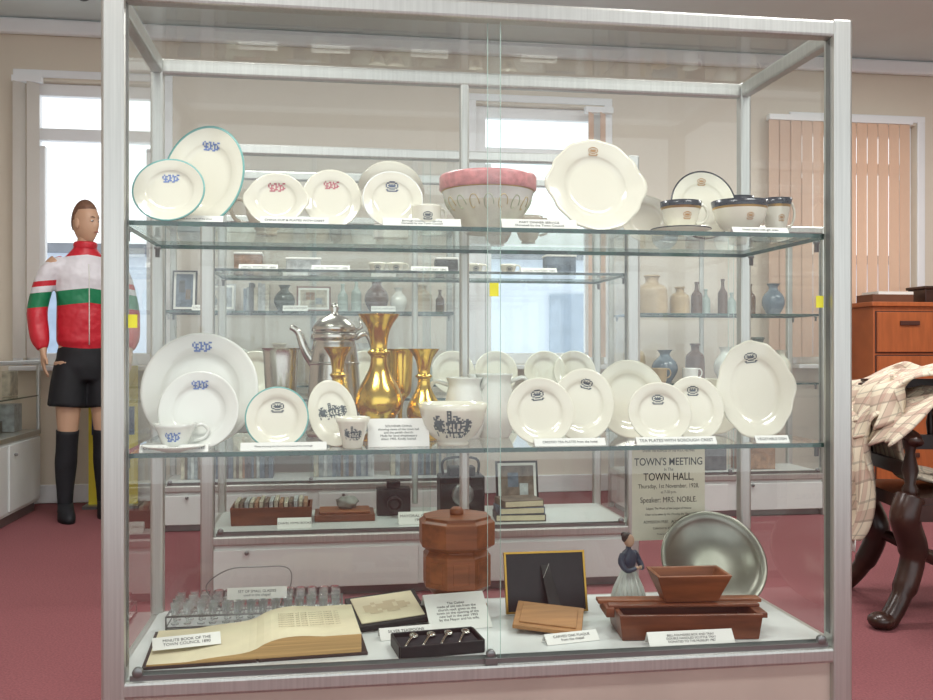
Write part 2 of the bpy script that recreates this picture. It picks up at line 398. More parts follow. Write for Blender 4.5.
def whitejug(x,y,z,s=1,ha=180):
    mb=MB(); o=cr([(.04,0),(.05,.02),(.06,.06),(.052,.12),(.045,.15),(.052,.172)],4); o=[(p.x*s,p.y*s) for p in [Vector((a[0],a[1])) for a in o]]
    mb.lathe([(0,.001)]+o+[(a-.004,b) for a,b in reversed(o)]+[(0,.01)],WCHINA,32)
    H=cr([(.045*s,0,.15*s),(.085*s,0,.16*s),(.1*s,0,.12*s),(.08*s,0,.07*s),(.056*s,0,.06*s)],5); mb.tube(H,.006*s,WCHINA,8,R(ha,'Z'))
    mb.rings([(.05*s,0,.14*s,.008,.012),(.065*s,0,.172*s,.012,.016)],WCHINA,12,R(ha+180,'Z'))
    mb.obj('white_china_jug',(x,y,z),ground=True)
whitejug(.355,.31,Z,.95,175); whitejug(.44,.33,Z,1.0,5)
plate(.521,.13,Z,.17,.172,15,-3,6,emb=CREST,ec=INK,ey=.5,ew=.038)
plate(.650,.20,Z,.165,.195,14,-2,-14,emb=CREST,ec=INK,ey=.6,ew=.036)
plate(.80,.27,Z,.2,.215,13,0,ey=.5)
cup(.84,.40,Z,.07,.1,name='china_bowl',shape='bowl',handle=False)
plate(.833,.13,Z,.165,.158,14,-4,emb=CREST,ec=INK,ey=.45,ew=.036)
plate(.952,.19,Z,.155,.172,14,-4,emb=CREST,ec=INK,ey=.55,ew=.036)
plate(1.125,.19,Z,.19,.268,12,-26,8,emb=CREST,ec=INK,ey=.66,ew=.038,name='oval_china_platter',tabs=True,scal=12)
plate(1.06,.34,Z,.19,.16,13,-4)
label(-.36,.065,Z,.155,.02,'CHINA CUP, SAUCER AND PLATES'); label(-.11,.068,Z,.2,.022,'Plates showing the church and crest of the borough')
label(.165,.11,Z,.15,.072,'SOUVENIR CHINA\nshowing views of the town hall\nand the parish church.\nMade for local shopkeepers\nabout 1905. Kindly loaned.',tilt=20)
label(.585,.068,Z,.18,.022,'CRESTED TEA PLATES from the hotel'); label(.86,.068,Z,.21,.022,'TEA PLATES WITH BOROUGH CREST'); label(1.115,.068,Z,.09,.022,'VEGETABLE DISH')

def lathe_obj(name,prof,mt,x,y,z,extra=None,seg=40,n=5):
    pr=[(p.x,p.y) for p in cr([(a,b,0) for a,b in prof],n)]
    mb=MB(); mb.lathe([(0,.001)]+pr+[(a-.003,b) for a,b in reversed(pr[len(pr)//2:])]+[(0,pr[len(pr)//2][1])],mt,seg)
    if extra: extra(mb)
    return mb.obj(name,(x,y,z),ground=True)
def vase(name,x,y,h,r,z=Z):
    lathe_obj(name,[(.75*r,0),(.78*r,.02*h),(.45*r,.08*h),(.55*r,.14*h),(.98*r,.26*h),(.95*r,.38*h),(.45*r,.56*h),(.36*r,.66*h),(.5*r,.7*h),(.36*r,.74*h),(.5*r,.88*h),(.86*r,.985*h),(.9*r,h)],BRASS,x,y,z)
vase('brass_vase',.124,.27,.33,.06); vase('brass_vase',.242,.27,.24,.045); vase('brass_vase',.018,.30,.245,.042)
def goblet(x,y,h,r,m):
    lathe_obj('metal_goblet',[(.75*r,0),(.7*r,.03*h),(.2*r,.1*h),(.18*r,.3*h),(.3*r,.4*h),(.75*r,.5*h),(.85*r,.7*h),(.92*r,.95*h),(1.02*r,h)],m,x,y,z=Z)
goblet(-.130,.33,.242,.05,SILV); goblet(.19,.42,.24,.04,BRASS)
def flagon():
    mb=MB()
    pr=[(.075,0),(.078,.012),(.066,.03),(.066,.05),(.074,.08),(.070,.16),(.062,.24),(.058,.262),(.064,.268),(.064,.28),(.058,.287)]
    pp=[(p.x,p.y) for p in cr([(a,b,0) for a,b in pr],4)]
    mb.lathe([(0,.001)]+pp+[(.064,.29),(.058,.305),(.040,.325),(.014,.334),(.008,.342),(.013,.352),(.008,.364),(0,.368)],SILV,40)
    for zz in (.1,.2): mb.lathe([(.0705-.04*(zz-.1),zz-.004),(.077-.06*(zz-.1),zz),(.0705-.04*(zz-.1),zz+.004)],SILV,40)
    mb.tube(cr([(.056,0,.27),(.09,0,.28),(.11,0,.22),(.1,0,.14),(.064,0,.09)],6),[.008]*25,SILV,8)
    mb.tube(cr([(-.055,0,.2),(-.08,0,.235),(-.098,0,.285),(-.12,0,.3)],5),[.016-.0006*i for i in range(16)],SILV,8)
    mb.tube([(.05,0,.285),(.075,0,.3),(.07,0,.325)],.005,SILV,8)
    mb.obj('lidded_silver_flagon',(.01,.44,Z),ground=True)
flagon()

# ------------------------------------------------------------ DECK
Z=DK
def book():
    mb=MB(); W=.25; D=.27
    cov=mat('book_cover_cloth',(60,44,40),.6)
    mb.box((-W/2-.004,0,.003),(W+.01,D+.012,.006),cov); mb.box((W/2+.01,0,.003),(W+.01,D+.012,.006),cov)
    def block(sgn,h0,h1):
        n=14; top=[]
        for i in range(n+1):
            t=i/n; top.append((sgn*W*t, h1+ (h0-h1)*math.exp(-t*7) + .006*math.sin(PI*min(1,t*1.6))))
        for i in range(n):
            (a,za),(b,zb)=top[i],top[i+1]
            mb.add([(a,-D/2,za),(b,-D/2,zb),(b,D/2,zb),(a,D/2,za)],[(0,1,2,3)],PAPER,True)
            mb.add([(a,-D/2,.006),(b,-D/2,.006),(b,-D/2,zb),(a,-D/2,za)],[(0,1,2,3)],PAGEE)
            mb.add([(a,D/2,.006),(b,D/2,.006),(b,D/2,zb),(a,D/2,za)],[(0,1,2,3)],PAGEE)
        a,za=top[-1]; mb.add([(a,-D/2,.006),(a,D/2,.006),(a,D/2,za),(a,-D/2,za)],[(0,1,2,3)],PAGEE)
    block(-1,.03,.010); block(1,.03,.05)
    e=empty('open_ledger_book',(-.185,.235,Z),4)
    mb.obj('book_block',parent=e)
    text('\n'.join(['Minutes of the council held on']*7),.0125,T(.13,0,.0565),e,mt=mat('faded_ink',(160,142,112),.8),space=1.5)
book()
label(-.345,.17,Z+.02,.16,.035,'MINUTE BOOK OF THE\nTOWN COUNCIL 1890',tilt=50,yaw=12)
def glasstray():
    gm=bpy.data.materials.new('small_glassware'); gm.use_nodes=True; nt=gm.node_tree
    nt.nodes.remove(nt.nodes['Principled BSDF']); out=nt.nodes['Material Output']
    g=nt.nodes.new('ShaderNodeBsdfGlass'); g.inputs['IOR'].default_value=1.22; g.inputs['Color'].default_value=(.99,1,1,1); g.inputs['Roughness'].default_value=.02
    tp=nt.nodes.new('ShaderNodeBsdfTransparent'); mx=nt.nodes.new('ShaderNodeMixShader'); mx.inputs['Fac'].default_value=.35
    nt.links.new(g.outputs[0],mx.inputs[1]); nt.links.new(tp.outputs[0],mx.inputs[2]); nt.links.new(mx.outputs[0],out.inputs['Surface'])
    mb=MB(); mb.box((0,0,.004),(.46,.17,.004),MELA)
    for zz in (.006,.034):
        q=[(-.232,-.087,zz),(.232,-.087,zz),(.232,.087,zz),(-.232,.087,zz),(-.232,-.087,zz)]
        for a,b in zip(q,q[1:]): mb.tube([a,b],.0018,ALUD,6)
    for j in range(5): mb.tube([(-.232,-.08+.04*j,.034),(.232,-.08+.04*j,.034)],.0012,ALUD,6)
    for i in range(15): mb.tube([(-.2285+.0327*i,-.087,.034),(-.2285+.0327*i,.087,.034)],.001,ALUD,6)
    for a in (-.232,.232):
        for b in (-.087,.087): mb.tube([(a,b,0),(a,b,.036)],.0022,ALUD,6)
    pr=[(0,0),(.010,0),(.010,.003),(.003,.007),(.003,.014),(.009,.022),(.0125,.056),(.0125,.058),(.0112,.058),(.006,.028),(0,.026)]
    for i in range(14):
        for j in range(4):
            mb.lathe(pr,gm,14,T(-.212+.0327*i+random.uniform(-.002,.002),-.06+.04*j,.0065))
    mb.tube(cr([(-.1,-.0,.03),(-.14,0,.09),(-.08,0,.135),(0,0,.14),(.08,0,.135),(.09,0,.09),(.06,0,.03)],8),.0018,ALUD,6)
    mb.obj('communion_glass_carrier',(-.2,.475,Z),bevel=0,ground=True)
glasstray()
label(-.2,.44,Z+.06,.16,.032,'SET OF SMALL GLASSES\nused in the chapel',tilt=20,name='label_card')
def cask():
    mb=MB()
    pr=[(.0,.0),(.09,.0),(.09,.02),(.066,.03),(.066,.045),(.1,.075),(.1,.16),(.088,.175),(.112,.19),(.112,.255),(.1,.262),(.1,.27),(.0,.272)]
    mb.lathe(pr,WOODR,8,None,smooth=False)
    mb.lathe([(0,.272),(.02,.272),(.02,.284),(.012,.292),(0,.294)],WOODR,16)
    for k in range(8):
        a=2*PI*k/8; mb.box((.0925,0,.118),(.004,.045,.06),WOODR,R(math.degrees(a),'Z'))
    mb.obj('octagonal_wooden_casket',(.357,.48,Z),bevel=.004,ground=True)
cask()
label(.345,.28,Z,.17,.12,'The Casket\nmade of old oak from the\nchurch roof, given to the\ntown on the opening of the\nnew hall in the year 1903\nby the Mayor and his wife.',8,52)
def penbox():
    mb=MB(); w,d,h=.21,.115,.03
    mb.box((0,0,.003),(w,d,.006),BLK)
    for sy in (-1,1): mb.box((0,sy*d/2,h/2),(w,.006,h),BLK)
    for sx_ in (-1,1): mb.box((sx_*w/2,0,h/2),(.006,d-.008,h),BLK)
    mb.box((0,0,.014),(w-.01,d-.01,.012),mat('dark_velvet',(38,34,40),.9))
    for i in range(4):
        x=-.07+.045*i
        mb.tube(cr([(x-.02,-.042,.024),(x,0,.027),(x+.012,.025,.027)],4),[.0035]*9,SILV,8)
        mb.ell((x+.017,.034,.026),(.012,.018,.006),SILV,12)
    mb.xf(R(7,'Z')); mb.obj('cased_silver_spoons',(.262,.135,Z),bevel=.0015)
penbox()
def albumcase():
    mb=MB(); mb.box((0,0,.008),(.2,.16,.016),BLK); mb.box((0,0,.0175),(.175,.135,.004),PAPER); 
    mb.decal(["..#..###...","##.####.##.","#######.###","###.######.",".###.###..."],.13,lambda a,b:(a,b,.0203),mat('sepia_print',(212,196,162),.7))
    mb.xf(R(14,'X')@R(12,'Z')); mb.obj('framed_sepia_photograph',(.152,.385,Z),bevel=.002,ground=True)
albumcase()
label(.195,.225,Z,.14,.035,'SILVER TEASPOONS\nin leather case',tilt=45,yaw=8)
def frameback():
    mb=MB(); w,h=.235,.17
    mb.box((0,0,0),(w-.012,h-.012,.01),BLK)
    for sy in (-1,1): mb.box((0,sy*(h/2-.003),.002),(w,.006,.014),GOLD)
    for sx_ in (-1,1): mb.box((sx_*(w/2-.003),0,.002),(.006,h-.012,.013),GOLD)
    M=R(75,'X'); mb.xf(M); mb.ground()
    mb.add([(-.012,.005,.13),(.012,.005,.13),(.035,-.09,0),(-.002,-.09,0)],[(0,1,2,3)],BLK); mb.add([(-.012,.008,.13),(.012,.008,.13),(.035,-.087,0),(-.002,-.087,0)],[(0,1,2,3)],BLK)
    mb.tube([(-.01,-.02,.10),(.0,-.045,.145)],.0008,CARD,6)
    mb.obj('picture_frame_back',(.603,.42,Z),bevel=.001)
frameback()
mb=MB(); mb.box((0,0,.006),(.18,.13,.012),WOODL); mb.box((0,0,.014),(.15,.10,.004),WOODL); mb.xf(R(14,'X')@R(-18,'Z')); mb.obj('wooden_plaque',(.575,.26,Z),bevel=.002,ground=True)
label(.61,.13,Z,.145,.032,'CARVED OAK PLAQUE\nfrom the chapel',tilt=50,yaw=10)
def pewter():
    mb=MB(); r=.155
    pr=[(0,.0),(.8,0),(.86,.08),(.97,.12),(1,.13),(1,.16),(.97,.165),(.84,.12),(.79,.035),(.2,.03),(0,.03)]
    mb.lathe([(a*r,b*r) for a,b in pr],PEWT,64); mb.xf(R(-6,'Z')@R(55,'X')); mb.obj('pewter_plate',(1.11,.44,Z),ground=True)
pewter()
def opentray(mb,w,d,h,fl,t,mt,M=None):
    a,b=w/2,d/2; c,e=a-fl,b-fl
    o=[(-c,-e,0),(c,-e,0),(c,e,0),(-c,e,0),(-a,-b,h),(a,-b,h),(a,b,h),(-a,b,h)]
    i=[(-c+t,-e+t,t),(c-t,-e+t,t),(c-t,e-t,t),(-c+t,e-t,t),(-a+t,-b+t,h),(a-t,-b+t,h),(a-t,b-t,h),(-a+t,b-t,h)]
    fs=[(0,3,2,1),(0,1,5,4),(1,2,6,5),(2,3,7,6),(3,0,4,7),(8,9,10,11),(8,12,13,9),(9,13,14,10),(10,14,15,11),(11,15,12,8),(4,5,13,12),(5,6,14,13),(6,7,15,14),(7,4,12,15)]
    mb.add(o+i,fs,mt,False,M)
def troughs():
    mb=MB()
    opentray(mb,.37,.17,.066,.008,.012,WOODM)
    mb.box((0,.045,.0715),(.44,.04,.01),WOODR); mb.box((.0,-.002,.0705),(.40,.03,.008),WOODM); mb.box((-.198,.02,.058),(.022,.1,.024),WOODM); mb.box((.198,.02,.05),(.03,.12,.014),WOODM)
    mb.xf(R(-6,'Z')); mb.obj('wooden_trough_box',(.92,.185,Z),bevel=.002,ground=True)
    m2=MB(); opentray(m2,.2,.12,.075,.03,.01,WOODR); m2.xf(R(-4,'Z')); m2.obj('tapered_wooden_tray',(.945,.21,Z+.0768),bevel=.002,ground=True)
troughs()
label(.9,.065,Z,.225,.04,'BELL-FOUNDERS BOX AND TRAY\nDOUBLE HANDLED SCUTTLE TRAY\nDONATED TO THE MUSEUM 1987',tilt=40)
def head_fn(d,p):
    x,y,z=d
    q=Vector(p)
    if z<0: q.x*=1-.28*(-z)**1.5; q.y=q.y*(1-.12*(-z)) - .012*(-z)*(1 if y<.2 else 0)
    def g(cx,cz,s): return math.exp(-((x-cx)**2+(z-cz)**2)/(2*s*s)) if y<0 else 0
    q.y-=.020*g(0,-.18,.09)+.010*g(0,-.05,.08)
    q.y-=.008*g(0,-.5,.13)+.008*g(0,-.83,.16)
    q.y+=.011*(g(-.35,.02,.13)+g(.35,.02,.13))
    q.y-=.006*math.exp(-((z-.25)**2)/.01)*(1 if y<-.3 else 0)
    return q
def figurine():
    sk=mat('figurine_skin',(206,168,140),.4); dr=mat('figurine_skirt',(208,212,206),.35,var=.04); bl=mat('figurine_shawl',(62,72,92),.4); hr=mat('figurine_hair',(64,50,46),.5)
    mb=MB()
    mb.rings([(0,0,0,.058,.046),(0,0,.008,.06,.048),(0,0,.03,.054,.042),(0,0,.07,.042,.034),(0,0,.105,.028,.022),(0,0,.125,.018,.015)],dr,24)
    for k in range(12):
        a=2*PI*k/12; mb.tube([(.059*math.cos(a),.047*math.sin(a),.004),(.044*math.cos(a),.036*math.sin(a),.065),(.022*math.cos(a),.018*math.sin(a),.115)],[.008,.006,.002],dr,6)
    mb.rings([(0,0,.12,.019,.015),(0,0,.14,.026,.019),(0,0,.16,.029,.018),(0,0,.172,.02,.014),(0,0,.178,.008,.008),(0,0,.188,.007,.007)],bl,20)
    for sg in (-1,1):
        mb.tube(cr([(sg*.024,0,.165),(sg*.038,-.004,.145),(sg*.034,-.022,.125),(sg*.01,-.034,.13)],4),[.0105,.0105,.0105,.0105,.010,.009,.009,.008,.0075,.007,.006,.006,.005],bl,8)
        mb.ell((sg*.007,-.036,.131),(.006,.005,.005),sk,10)
    mb.ell((0,-.002,.202),(.0135,.016,.019),sk,20,fn=lambda d,p: Vector(p)*1.0-Vector((0,.003*math.exp(-((d.x)**2+(d.z+.15)**2)/.02) if d.y<0 else 0,0)))
    mb.ell((0,.005,.209),(.016,.016,.016),hr,16); mb.ell((0,.016,.216),(.009,.009,.009),hr,12)
    mb.xf(R(35,'Z')); mb.obj('lady_figurine',(.835,.38,Z),ground=True)
figurine()
def poster():
    e=empty('town_meeting_poster',(1.022,.562,.42))
    mb=MB(); mb.box((0,0,.14),(.232,.0015,.28),POSTP); mb.obj('paper_sheet',parent=e)
    M=R(90,'X')
    for t,s_,z,bo in (('UNDER THE AUSPICES OF THE W.E.A. MEETING',.0095,.272,0),("TOWN'S MEETING",.032,.238,.0003),('In The',.014,.215,0),('TOWN HALL,',.032,.192,.0003),('Thursday, 1st November, 1928,',.0185,.164,0),('at 7-30 p.m.',.0125,.146,0),('Speaker: MRS. NOBLE.',.0235,.122,0),('Subject: The Work of the League of Nations',.0098,.096,0),('Chair to be taken by His Worship the Mayor.',.0098,.078,0),('ADMISSION FREE.   ALL WELCOME.',.0125,.055,0),('Collection to defray expenses',.01,.036,0),('Printed at the Advertiser Office',.007,.018,0)):
        o=text(t,s_,T(0,-.001,z)@M,e,sx=.82,bold=bo)
poster()

# ------------------------------------------------------------ contents of rear cabinets
Z2=DK
PR=[mat('print_%d'%i,c,.5,var=.25,scale=25) for i,c in enumerate([(160,168,172),(130,114,100),(200,192,172),(110,124,140),(170,132,104),(92,92,94),(196,200,200)])]
FRM=[BLK,WOODM,CARD,WOODL,ALUD]
def picture(x,y,z,w,h,i=0,frame=None,tilt=10,name='framed_photograph'):
    frame=frame or FRM[(int(abs(x)*100)+i)%5]
    mb=MB(); mb.box((0,0,0),(w,h,.012),frame); mb.box((0,0,.007),(w-.02,h-.02,.003),CARD); mb.box((0,0,.0095),(w-.045,h-.045,.002),PR[i%7])
    mb.box((-w*.1,h*.1,.011),(w*.25,h*.3,.001),PR[(i+2)%7]); mb.box((w*.15,-h*.1,.011),(w*.2,h*.25,.001),PR[(i+5)%7])
    mb.box((0,-h*.2,-.03),(w*.2,h*.6,.006),BLK,R(-14,'X'))
    mb.xf(R(90-tilt,'X')); mb.obj(name,(x,y,z),ground=True)
def bookrow(x,y,z,w,h,name='row_of_books'):
    mb=MB(); a=0
    while a<w:
        t=random.uniform(.012,.03); hh=h*random.uniform(.75,1); mb.box((a+t/2,0,hh/2),(t*.95,.13,hh),random.choice(PR)); a+=t
    mb.obj(name,(x,y,z),bevel=.001)
def boxbooks(x,y,z):
    mb=MB(); opentray(mb,.34,.2,.075,.004,.01,WOODM)
    for i in range(15): mb.box((-.145+.0205*i,0,.055+random.uniform(0,.012)),(.016,.16,.07),PR[(2,1,6,2,4)[i%5]])
    mb.obj('box_of_small_books',(x,y,z),bevel=.001)
boxbooks(-.25,1.95,Z2)
mb=MB(); mb.box((0,0,.015),(.26,.18,.03),WOODM); mb.box((0,0,.036),(.22,.14,.012),WOODR); mb.obj('carved_wooden_board',(.06,1.98,Z2),bevel=.004)
rk=mat('grey_stone',(150,150,144),.8,var=.2,scale=20,bump=.5)
MB().ell((0,0,0),(.045,.035,.028),rk,18,fn=lambda d,p: p*(1+.25*math.sin(d.x*7+d.z*5)*math.cos(d.y*6))).obj('stone_specimen',(.07,1.98,Z2+.042+.026))
def cam(x,y,z):
    mb=MB(); mb.box((0,0,.06),(.15,.08,.12),BLK); mb.box((0,0,.135),(.06,.05,.03),BLK)
    mb.lathe([(.03,0),(.03,.05),(.034,.05),(.034,.07),(.026,.07),(.02,.05),(0,.05)],BLK,24,T(0,-.04,.06)@R(90,'X')); mb.obj('vintage_box_camera',(x,y,z),bevel=.006)
cam(.28,2.05,Z2)
mb=MB(); mb.box((0,0,.09),(.2,.14,.18),BLK); mb.box((0,-.02,.2),(.12,.08,.04),BLK); mb.lathe([(.05,0),(.05,.012),(.035,.016),(0,.016)],ALUD,24,T(0,-.07,.1)@R(90,'X')); mb.tube(cr([(-.08,0,.18),(-.07,0,.25),(.07,0,.25),(.08,0,.18)],6),.006,BLK,8); mb.obj('vintage_radio_set',(.58,2.0,Z2),bevel=.008)
picture(.86,2.1,Z2,.2,.22,1,BLK)
for i in range(3):
    mb=MB(); mb.box((0,0,.015),(.22-.02*i,.15,.03),PR[(5,3,1)[i]]); mb.box((0,-.002,.015),(.21-.02*i,.15,.022),PAPER); mb.xf(R(i*6-5,'Z')); mb.obj('old_book',(.82,1.86,Z2+.0302*i),bevel=.001)
label(.37,1.78,Z2,.17,.06,'MAYORAL CASKET\n1903'); label(-.15,1.76,Z2,.14,.05,'CHAPEL HYMN BOOKS')
def bottle(x,y,z,h,r,m,name='glass_bottle'):
    lathe_obj(name,[(.9*r,0),(r,.04*h),(r,.5*h),(.9*r,.62*h),(.4*r,.75*h),(.33*r,.93*h),(.42*r,.95*h),(.42*r,h)],m,x,y,z,seg=24)
GB=mat('aqua_bottle_glass',(170,186,178),.1); GN=mat('brown_bottle_glass',(90,60,36),.12)
for i,(x,h,r,m) in enumerate([(-.05,.19,.03,GB),(.05,.15,.03,GN),(.33,.17,.028,GB),(.42,.2,.03,GB)]): bottle(x,1.98,.8005,h,r,m)
for x in (-.33,.15,.55,.75,.98,1.12): plate(x,2.05,.8003,.2,None,12)
STONE=mat('salt_glaze_stoneware',(192,170,136),.3,var=.1,scale=10)
for x in (.2,.28,.63,.78): cup(x,1.9,1.3303,.037,.05,ha=0,dec=CREST,dc=INK,dw=.03)
for x in (-.3,.0,.42,.9): label(x,1.8,1.3303,.16,.035,'LOCAL POTTERY 1890')
for x,w,h in ((-.36,.12,.09),(-.12,.15,.07),(.52,.1,.08),(1.05,.14,.1)):
    m_=MB(); m_.box((0,0,h/2),(w,.08,h),PR[int(x*10)%7]); m_.box((0,0,h+.004),(w*1.04,.085,.01),CARD); m_.obj('printed_tin',(x,2.05,1.3303),bevel=.003)
def jar(x,y,z,h,r,m=None): lathe_obj('stoneware_jar',[(.9*r,0),(r,.05*h),(r,.55*h),(.85*r,.7*h),(.45*r,.8*h),(.45*r,.93*h),(.55*r,.96*h),(.5*r,h)],m or STONE,x,y,z,seg=28)
def pot(x,y,z,h,r,m): lathe_obj('pottery_vase',[(.5*r,0),(.6*r,.05*h),(r,.35*h),(.9*r,.6*h),(.4*r,.82*h),(.5*r,.95*h),(.62*r,h)],m,x,y,z,seg=28)
DG=mat('dark_green_glaze',(66,82,70),.2,var=.2); BG=mat('blue_grey_glaze',(120,136,150),.2,var=.15); BR=mat('brown_glaze',(104,66,42),.2,var=.2)
for i,(x,h,r) in enumerate([(1.96,.24,.095),(2.14,.17,.06)]): jar(x,3.35,1.2205,h,r)
bottle(1.85,3.45,1.2205,.24,.03,GN)
for i,x in enumerate((2.25,2.33,2.42,2.5,2.6)): bottle(x,3.35+.05*(i%2),1.2205,(.2,.16,.22,.14,.19)[i],(.035,.028,.03,.03,.034)[i],GB if i%2 else GN)
pot(2.78,3.4,1.2205,.2,.07,BG)
for i,x in enumerate((1.88,2.08,2.28,2.48,2.7,2.86)): (pot if i%2 else jar)(x,3.45,.8005,(.26,.2,.24,.22,.28,.2)[i],(.07,.08,.06)[i%3],(STONE,BG,BR,WCHINA,DG,CHINA)[i])
for i,x in enumerate((1.98,2.18,2.56)): cup(x,3.28,.8005,.05,.09,name='china_mug',body=(STONE,WCHINA,CHINA)[i],shape='can')
for i,x in enumerate((1.98,2.3,2.62)):
    m_=MB(); m_.box((0,0,.12),(.24,.12,.24),PR[6-i]); m_.box((0,-.03,.25),(.2,.05,.02),CARD); m_.obj('archive_box',(x,3.35,DK),bevel=.004)
picture(-.84,3.42,1.2205,.14,.24,3,BLK); picture(-.64,3.42,1.2205,.18,.16,0); bookrow(-.5,3.4,1.2205,.14,.17); pot(-.27,3.4,1.2205,.16,.06,DG); picture(-.1,3.42,1.2205,.2,.15,2,WOODM)
bottle(.07,3.4,1.2205,.17,.03,GB); bottle(.15,3.4,1.2205,.2,.03,GB); pot(.27,3.4,1.2205,.2,.07,BR); pot(.4,3.38,1.2205,.15,.05,WCHINA); jar(.54,3.38,1.2205,.17,.06); bottle(.65,3.4,1.2205,.14,.026,GN)
for i,x in enumerate((-.8,-.3,.2)): (jar if i==1 else pot)(x,3.42,.8005,.24,.08,(BG,STONE,WCHINA)[i])
plate(-.55,3.45,.8005,.22,None,12); jar(-.08,3.4,.8005,.2,.07); bottle(.03,3.4,.8005,.22,.035,GN); plate(.42,3.45,.8005,.22,None,12); cup(.6,3.4,.8005,.06,.1,shape='bowl',name='china_bowl',handle=False)
bookrow(-.85,3.4,DK,.5,.26); bookrow(-.1,3.4,DK,.35,.3); bookrow(.35,3.4,DK,.3,.22)
for x in (-.7,-.2,.3): label(x,3.2,1.2205,.14,.04,'LOCAL HISTORY')

# ------------------------------------------------------------ ROOM
YB=4.24; CZ=3.15
WALL=mat('painted_wall',(218,208,192),.85,var=.02,scale=2)
CEIL=mat('ceiling_paint',(212,222,222),.9,var=.02,scale=2)
CARPET=mat('red_carpet',(140,80,84),.95,var=.14,scale=140,bump=.4)
XL,XR=-3.2,6.2
MB().add([(XL,-5,0),(XR,-5,0),(XR,YB+.3,0),(XL,YB+.3,0)],[(0,1,2,3)],CARPET).obj('floor')
m_=MB(); m_.box(((XL+XR)/2,-.4,CZ+.05),(XR-XL,YB+5,.1),CEIL); m_.obj('ceiling')
m_=MB(); m_.box((XL-.1,-.4,CZ/2),(.2,YB+5,CZ),WALL); m_.obj('wall_left')
m_=MB(); m_.box((XR+.1,-.4,CZ/2),(.2,YB+5,CZ),WALL); m_.obj('wall_right')
wins=[(-1.98,-1.1,.9,2.76),(1.0,1.92,.9,2.72),(3.38,4.34,.9,2.68)]
m_=MB(); xs=XL
for (a,b,z0,z1) in wins:
    m_.box(((xs+a)/2,YB+.12,CZ/2),(a-xs,.24,CZ),WALL); m_.box(((a+b)/2,YB+.12,z0/2),(b-a,.24,z0),WALL); m_.box(((a+b)/2,YB+.12,(z1+CZ)/2),(b-a,.24,CZ-z1),WALL); xs=b
m_.box(((xs+XR)/2,YB+.12,CZ/2),(XR-xs,.24,CZ),WALL); m_.obj('wall_back')
m_=MB(); m_.box(((XL+XR)/2,YB-.035,CZ-.055),(XR-XL,.06,.1),WHITE); m_.obj('trim_1',bevel=.02)
m_=MB(); m_.box(((XL+XR)/2,YB-.012,.062),(XR-XL,.02,.12),WHITE); m_.obj('baseboard_back',bevel=.005)
for i,(a,b,z0,z1) in enumerate(wins):
    m_=MB(); t=.08; y=YB+.1
    for xx in (a+t/2,b-t/2): m_.box((xx,y,(z0+z1)/2),(t,.07,z1-z0),WHITE)
    for zz in (z0+t/2,z1-t/2,z0+(z1-z0)*.82): m_.box(((a+b)/2,y,zz),(b-a-2*t+.004,.062,t),WHITE)
    zt=z0+(z1-z0)*.82
    for xx in (a+t+.02,b-t-.02): m_.box((xx,y-.02,(z0+zt)/2),(.04,.05,zt-z0-2*t),WHITE)
    m_.box(((a+b)/2,YB-.035,z0-.018),(b-a+.1,.2,.03),WHITE)
    for xx in (a-.03,b+.03): m_.box((xx,YB-.009,(z0+z1)/2+.01),(.06,.016,z1-z0+.02),WHITE)
    m_.box(((a+b)/2,YB-.01,z1+.04),(b-a+.12,.016,.05),WHITE)
    m_.obj('window_%d'%(i+1),bevel=.006)
SAL=fabric('salmon_blind_fabric',(240,214,192),.4)
def blinds(x0,x1,z0,z1,mt,ang,name='vertical_blinds',step=.085):
    m_=MB(); m_.box(((x0+x1)/2,YB-.08,z1+.02),(x1-x0,.05,.04),WHITE)
    n=int((x1-x0)/step)
    for k in range(n): m_.box((0,0,0),(.089,.0015,z1-z0),mt,T(x0+step*(k+.5),YB-.09,(z0+z1)/2)@R(ang,'Z'))
    m_.obj(name)
blinds(3.12,4.24,.95,2.66,SAL,8); blinds(1.76,1.96,.95,2.66,SAL,50); blinds(-2.02,-1.84,.95,2.72,fabric('white_blind_fabric',(236,232,226)),50)
EXT=mat('rendered_facade',(206,216,232),.9,var=.04,scale=1); EXW=mat('facade_window',(150,166,188),.2)
m_=MB(); m_.box((1,11,.9),(16,.3,2.8),EXT)
for k in range(8):
    m_.box((-5.5+1.8*k,10.83,1.3),(.8,.06,1.0),EXW); m_.box((-5.5+1.8*k,10.8,.76),(.95,.12,.06),WHITE)
m_.box((1,11,2.35),(16.4,.6,.12),mat('slate_roof',(120,124,132)))
m_.obj('neighbouring_building')
m_=MB(); m_.lathe([(0,0),(.06,0),(.06,-.02),(.045,-.05),(.02,-.066),(0,-.07)],BLK,24); m_.obj('dome_security_camera',(-1.46,3.65,CZ))
LIT=emis('fluorescent_diffuser',(255,252,246),2.5)
for (x,y) in ((-.6,-1.0),(1.8,-1.0),(-.6,1.6),(1.8,1.6),(3.8,2.2)):
    e=empty('ceiling_light',(x,y,CZ)); MB().box((0,0,-.03),(1.3,.32,.06),WHITE).obj('housing',parent=e,bevel=.005); MB().box((0,0,-.065),(1.22,.26,.01),LIT).obj('diffuser',parent=e)
    l=bpy.data.lights.new('tube_light','AREA'); l.shape='RECTANGLE'; l.size=1.2; l.size_y=.26; l.energy=42; l.color=(1,.99,.965)
    o=bpy.data.objects.new('tube_light',l); o.location=(0,0,-.08); o.parent=e; col.objects.link(o)

